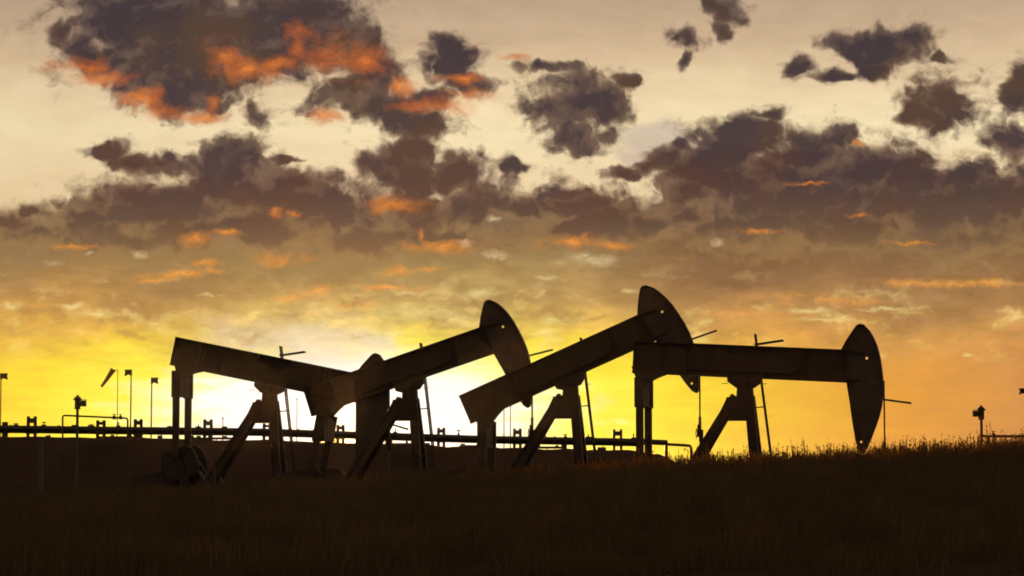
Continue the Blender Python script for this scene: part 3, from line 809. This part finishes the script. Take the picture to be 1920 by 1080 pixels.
MB().tube([at(1853, 818, YR), at(1853, 850, YR)], 0.06, 8).tube([at(1975, 818, YR), at(1975, 850, YR)], 0.06, 8).build('pipe_leg', M['pipe'], g, smooth=True)
p = at(1863, 817, YR)
MB().tube([p - Vector((0.06, 0, 0)), p + Vector((0.06, 0, 0))], 0.1, 10).tube([p, p + Vector((0, 0, 0.2))], 0.02, 6).box(p + Vector((0, 0, 0.17)), (0.12, 0.12, 0.03)).build('valve', M['rust'], g, smooth=True)

# ------------------------------------------------------------------ light poles, windsock, distant masts
def light_pole(px, ytop, side, Y, label):
    k = Y / FPX
    p = at(px, ytop, Y)
    g = thing('light_pole', label, 'light pole', (p.x, Y, 0), 0, 'tall floodlight poles')
    MB().tube([(0, 0, -0.2), (0, 0, p.z)], 0.085, 8, 0.05).build('pole', M['galv'], g, smooth=True)
    hd = MB()
    s = side
    hd.prism([(s * -1 * k, p.z + 1 * k), (s * 12 * k, p.z + 1 * k), (s * 11 * k, p.z - 4 * k), (s * 12 * k, p.z - 11 * k), (s * 5 * k, p.z - 8 * k), (s * -1 * k, p.z - 11 * k)], -0.22, 0.22)
    hd.build('lamp_housing', M['plate'], g, 0.02)
light_pole(2, 701, 1, 220, 'floodlight pole cut by the left edge of the picture')
light_pole(246, 694, -1, 220, 'floodlight pole with its lamp facing left, next to the windsock')
light_pole(284.5, 709, 1, 220, 'shorter floodlight pole with its lamp facing right, near the leftmost pumpjack')
light_pole(1923, 729, -1, 200, 'floodlight pole just past the right edge, only its lamp showing')
Yw = 215.0
pt = at(221, 694, Yw)
g = thing('windsock', 'drooping windsock on a thin mast, left of the pumpjacks', 'windsock', (pt.x, Yw, 0))
MB().tube([(0, 0, -0.2), (0, 0, pt.z)], 0.06, 8, 0.025).build('mast', M['galv'], g, smooth=True)
o3 = Vector((pt.x, Yw, 0))
MB().tube([at(221, 694, Yw) - o3, at(212, 694, Yw) - o3], 0.03, 6).build('swivel_arm', M['galv'], g)
MB().tube([at(212.5, 692.5, Yw) - o3, at(207, 701, Yw) - o3, at(199, 713, Yw) - o3, at(190, 725, Yw) - o3], 0.25, 14, 0.11).build('sock', M['fabric'], g, smooth=True)
for px, py, lb in ((945, 756, 'thin distant mast, left one of two between the second and third pumpjacks'), (957, 758, 'thin distant mast, right one of two between the second and third pumpjacks'), (418, 781, 'short thin distant mast in the glow right of the leftmost pumpjack tail'),
                   (557, 745, 'thin distant mast in the glow between the leftmost pumpjack ladder and the second tail')):
    p = at(px, py, 330.0)
    g = thing('distant_mast', lb, 'mast', (p.x, 330, 0), 0, 'thin masts beyond the bank')
    MB().tube([(0, 0, -0.2), (0, 0, p.z)], 0.10, 6, 0.05).build('mast', M['galv'], g, smooth=True)
    MB().tube([(-0.22, 0, p.z - 0.3), (0.22, 0, p.z - 0.3)], 0.03, 6).build('crosspiece', M['galv'], g)

# thin steel rods added as glints on the leftmost pump's crank edges
for (x0, y0, x1, y1, lb) in ((366, 856, 386, 884, 'steel rod added as a glint on the leftmost pumpjack crank, longest of the three'), (390, 859, 402, 873, 'short steel rod added as a glint just right of the longest one'), (412, 893, 419, 907, 'shortest steel rod added as a glint, lowest and rightmost')):
    o_ = MB().tube([at(x0, y0, 147), at(x1, y1, 147), at(x1 + 1, 935, 147)], 0.035, 8).build('glint_rod', M['steel'], smooth=True)
    tag(o_, lb, 'glint_rod', 'rods standing in for glints on the crank')
o_ = MB().tube([at(219, 918, 118), at(226, 919.5, 118), at(233, 922.5, 118)], 0.035, 8).build('pipe_stub', M['steel'], smooth=True)
tag(o_, 'short bright bit of pipe lying in the dark grass at left', 'pipe')

# ------------------------------------------------------------------ grass
def blades(name, n, xs, ys, hmin, hmax, wmin, wmax, mat, clumpy=False):
    hz = height(xs, ys)
    h = rng.uniform(hmin, hmax, n)
    if clumpy:
        c_ = np.sin(xs * 1.9 + 1.3 * np.sin(ys * 0.31)) * np.sin(ys * 0.47 + 1.7 * np.sin(xs * 0.53)) + 0.6 * np.sin(xs * 4.7 + ys * 0.9) * np.sin(ys * 1.3 - xs * 1.1)
        h = h * (1 + 0.75 * np.clip(c_, -0.9, 1.3))
    h = np.maximum(h, 0.05); w = rng.uniform(wmin, wmax, n)
    a = rng.uniform(0, math.pi, n); lean = rng.normal(0, 0.22, n) * h; la = rng.uniform(0, 2 * math.pi, n)
    dx, dy = np.cos(a) * w / 2, np.sin(a) * w / 2
    lx_, ly_ = np.cos(la) * lean, np.sin(la) * lean
    V = np.zeros((n, 5, 3))
    V[:, 0] = np.stack([xs - dx, ys - dy, hz - 0.03], 1); V[:, 1] = np.stack([xs + dx, ys + dy, hz - 0.03], 1)
    V[:, 2] = np.stack([xs + dx * .8 + lx_ * .35, ys + dy * .8 + ly_ * .35, hz + h * .55], 1)
    V[:, 3] = np.stack([xs - dx * .8 + lx_ * .35, ys - dy * .8 + ly_ * .35, hz + h * .55], 1)
    V[:, 4] = np.stack([xs + lx_, ys + ly_, hz + h], 1)
    base = (np.arange(n) * 5)[:, None]
    quads = base + np.array([0, 1, 2, 3]); tris = base + np.array([3, 2, 4])
    me = bpy.data.meshes.new(name)
    me.vertices.add(n * 5); me.vertices.foreach_set('co', V.ravel())
    me.loops.add(n * 7); me.loops.foreach_set('vertex_index', np.concatenate([quads, tris], 1).ravel().astype(np.int32))
    me.polygons.add(n * 2)
    st_ = (np.arange(n) * 7)[:, None] + np.array([0, 4])
    me.polygons.foreach_set('loop_start', st_.ravel().astype(np.int32))
    me.update(calc_edges=True); me.validate()
    me.materials.append(mat)
    o = bpy.data.objects.new(name, me); col.objects.link(o)
    return o
n = 170000
ys = 30 + (RIDGE_Y + 3 - 30) * rng.uniform(0, 1, n) ** 0.8
xs = rng.uniform(-1, 1, n) * ys * 0.235
o = blades('grass', n, xs, ys, 0.10, 0.42, 0.012, 0.035, M['grass'], True)
tag(o, 'dark unmown grass covering the foreground slope', 'grass', kind='stuff')

n2 = 6000
ty = 32 + 58 * rng.uniform(0, 1, n2); tx = rng.uniform(-1, 1, n2) * ty * 0.235
sel = np.sin(tx * 0.83 + 2.0 * np.sin(ty * 0.17)) * np.sin(ty * 0.29 + tx * 0.37) > 0.25
tx, ty = tx[sel], ty[sel]
tx = np.repeat(tx, 5) + rng.normal(0, 0.06, len(tx) * 5); ty = np.repeat(ty, 5) + rng.normal(0, 0.06, len(ty) * 5)
o = blades('tall_grass', len(tx), tx, ty, 0.28, 0.55, 0.012, 0.026, M['straw'])
tag(o, 'taller straw coloured tufts scattered through the foreground grass', 'grass', kind='stuff')

# tall seeding weeds along the ridge
n = 7000
xs = rng.uniform(-21, 23, n); keep = rng.uniform(0, 1, n) < np.interp(xs, [-21, -2, 5, 9, 23], [0.02, 0.05, 0.6, 1.0, 1.0])
xs = xs[keep]; n = len(xs)
ys = RIDGE_Y - 6 + rng.uniform(0, 1, n) * 11
clump = np.array([mnoise.noise(Vector((x * 0.9, y * 0.5, 2.0))) for x, y in zip(xs, ys)])
hs = np.interp(xs, [-21, 0, 6, 23], [0.26, 0.32, 0.45, 0.52]) * (0.55 + rng.gamma(3.0, 0.16, n)) * (1 + 0.7 * clump)
hz = height(xs, ys)
bmv, bmf = [], []
def quad(p, q, w, side):
    k = len(bmv)
    bmv.extend([tuple(p - side * w), tuple(p + side * w), tuple(q + side * w * 0.35), tuple(q - side * w * 0.35)])
    bmf.append((k, k + 1, k + 2, k + 3))
for x, y, z, h in zip(xs, ys, hz, hs):
    p = Vector((x, y, z - 0.05)); a = random.uniform(0, 6.28)
    ln = random.gauss(0, 0.10) * h
    q = Vector((x + math.cos(a) * ln, y + math.sin(a) * ln, z + h))
    side = Vector((math.cos(a + 1.2), math.sin(a + 1.2), 0))
    quad(p, q, 0.011, side)
    m_ = random.randint(5, 11)
    for j in range(m_):
        f = random.uniform(0.35, 1.0)
        s0 = p.lerp(q, f); b = random.uniform(0, 6.28); le = random.uniform(0.04, 0.10) * (1.25 - f * 0.6)
        e = s0 + Vector((math.cos(b) * le, math.sin(b) * le, le * random.uniform(0.3, 1.3)))
        quad(s0, e, random.uniform(0.014, 0.032), Vector((math.cos(b + 1.57), math.sin(b + 1.57), 0.3)))
me = bpy.data.meshes.new('weeds'); me.from_pydata(bmv, [], bmf); me.materials.append(M['weed'])
o = bpy.data.objects.new('weeds', me); col.objects.link(o)
tag(o, 'tall seeding weeds silhouetted along the ridge', 'weeds', kind='stuff')

# ------------------------------------------------------------------ thin haze round the whole scene, added as lens bloom near the sun
hm = bpy.data.materials.new('haze'); hm.use_nodes = True
hm.node_tree.nodes.clear()
pv = hm.node_tree.nodes.new('ShaderNodeVolumePrincipled')
pv.inputs['Color'].default_value = (0.95, 0.78, 0.6, 1)
pv.inputs['Density'].default_value = 0.00002
pv.inputs['Anisotropy'].default_value = 0.9
ho = hm.node_tree.nodes.new('ShaderNodeOutputMaterial')
hm.node_tree.links.new(pv.outputs[0], ho.inputs['Volume'])
haze = MB().box((0, 1850, 7.5), (5200, 4500, 17.6)).build('haze', hm)
tag(haze, 'thin warm haze added as lens bloom towards the sun', kind='stuff')
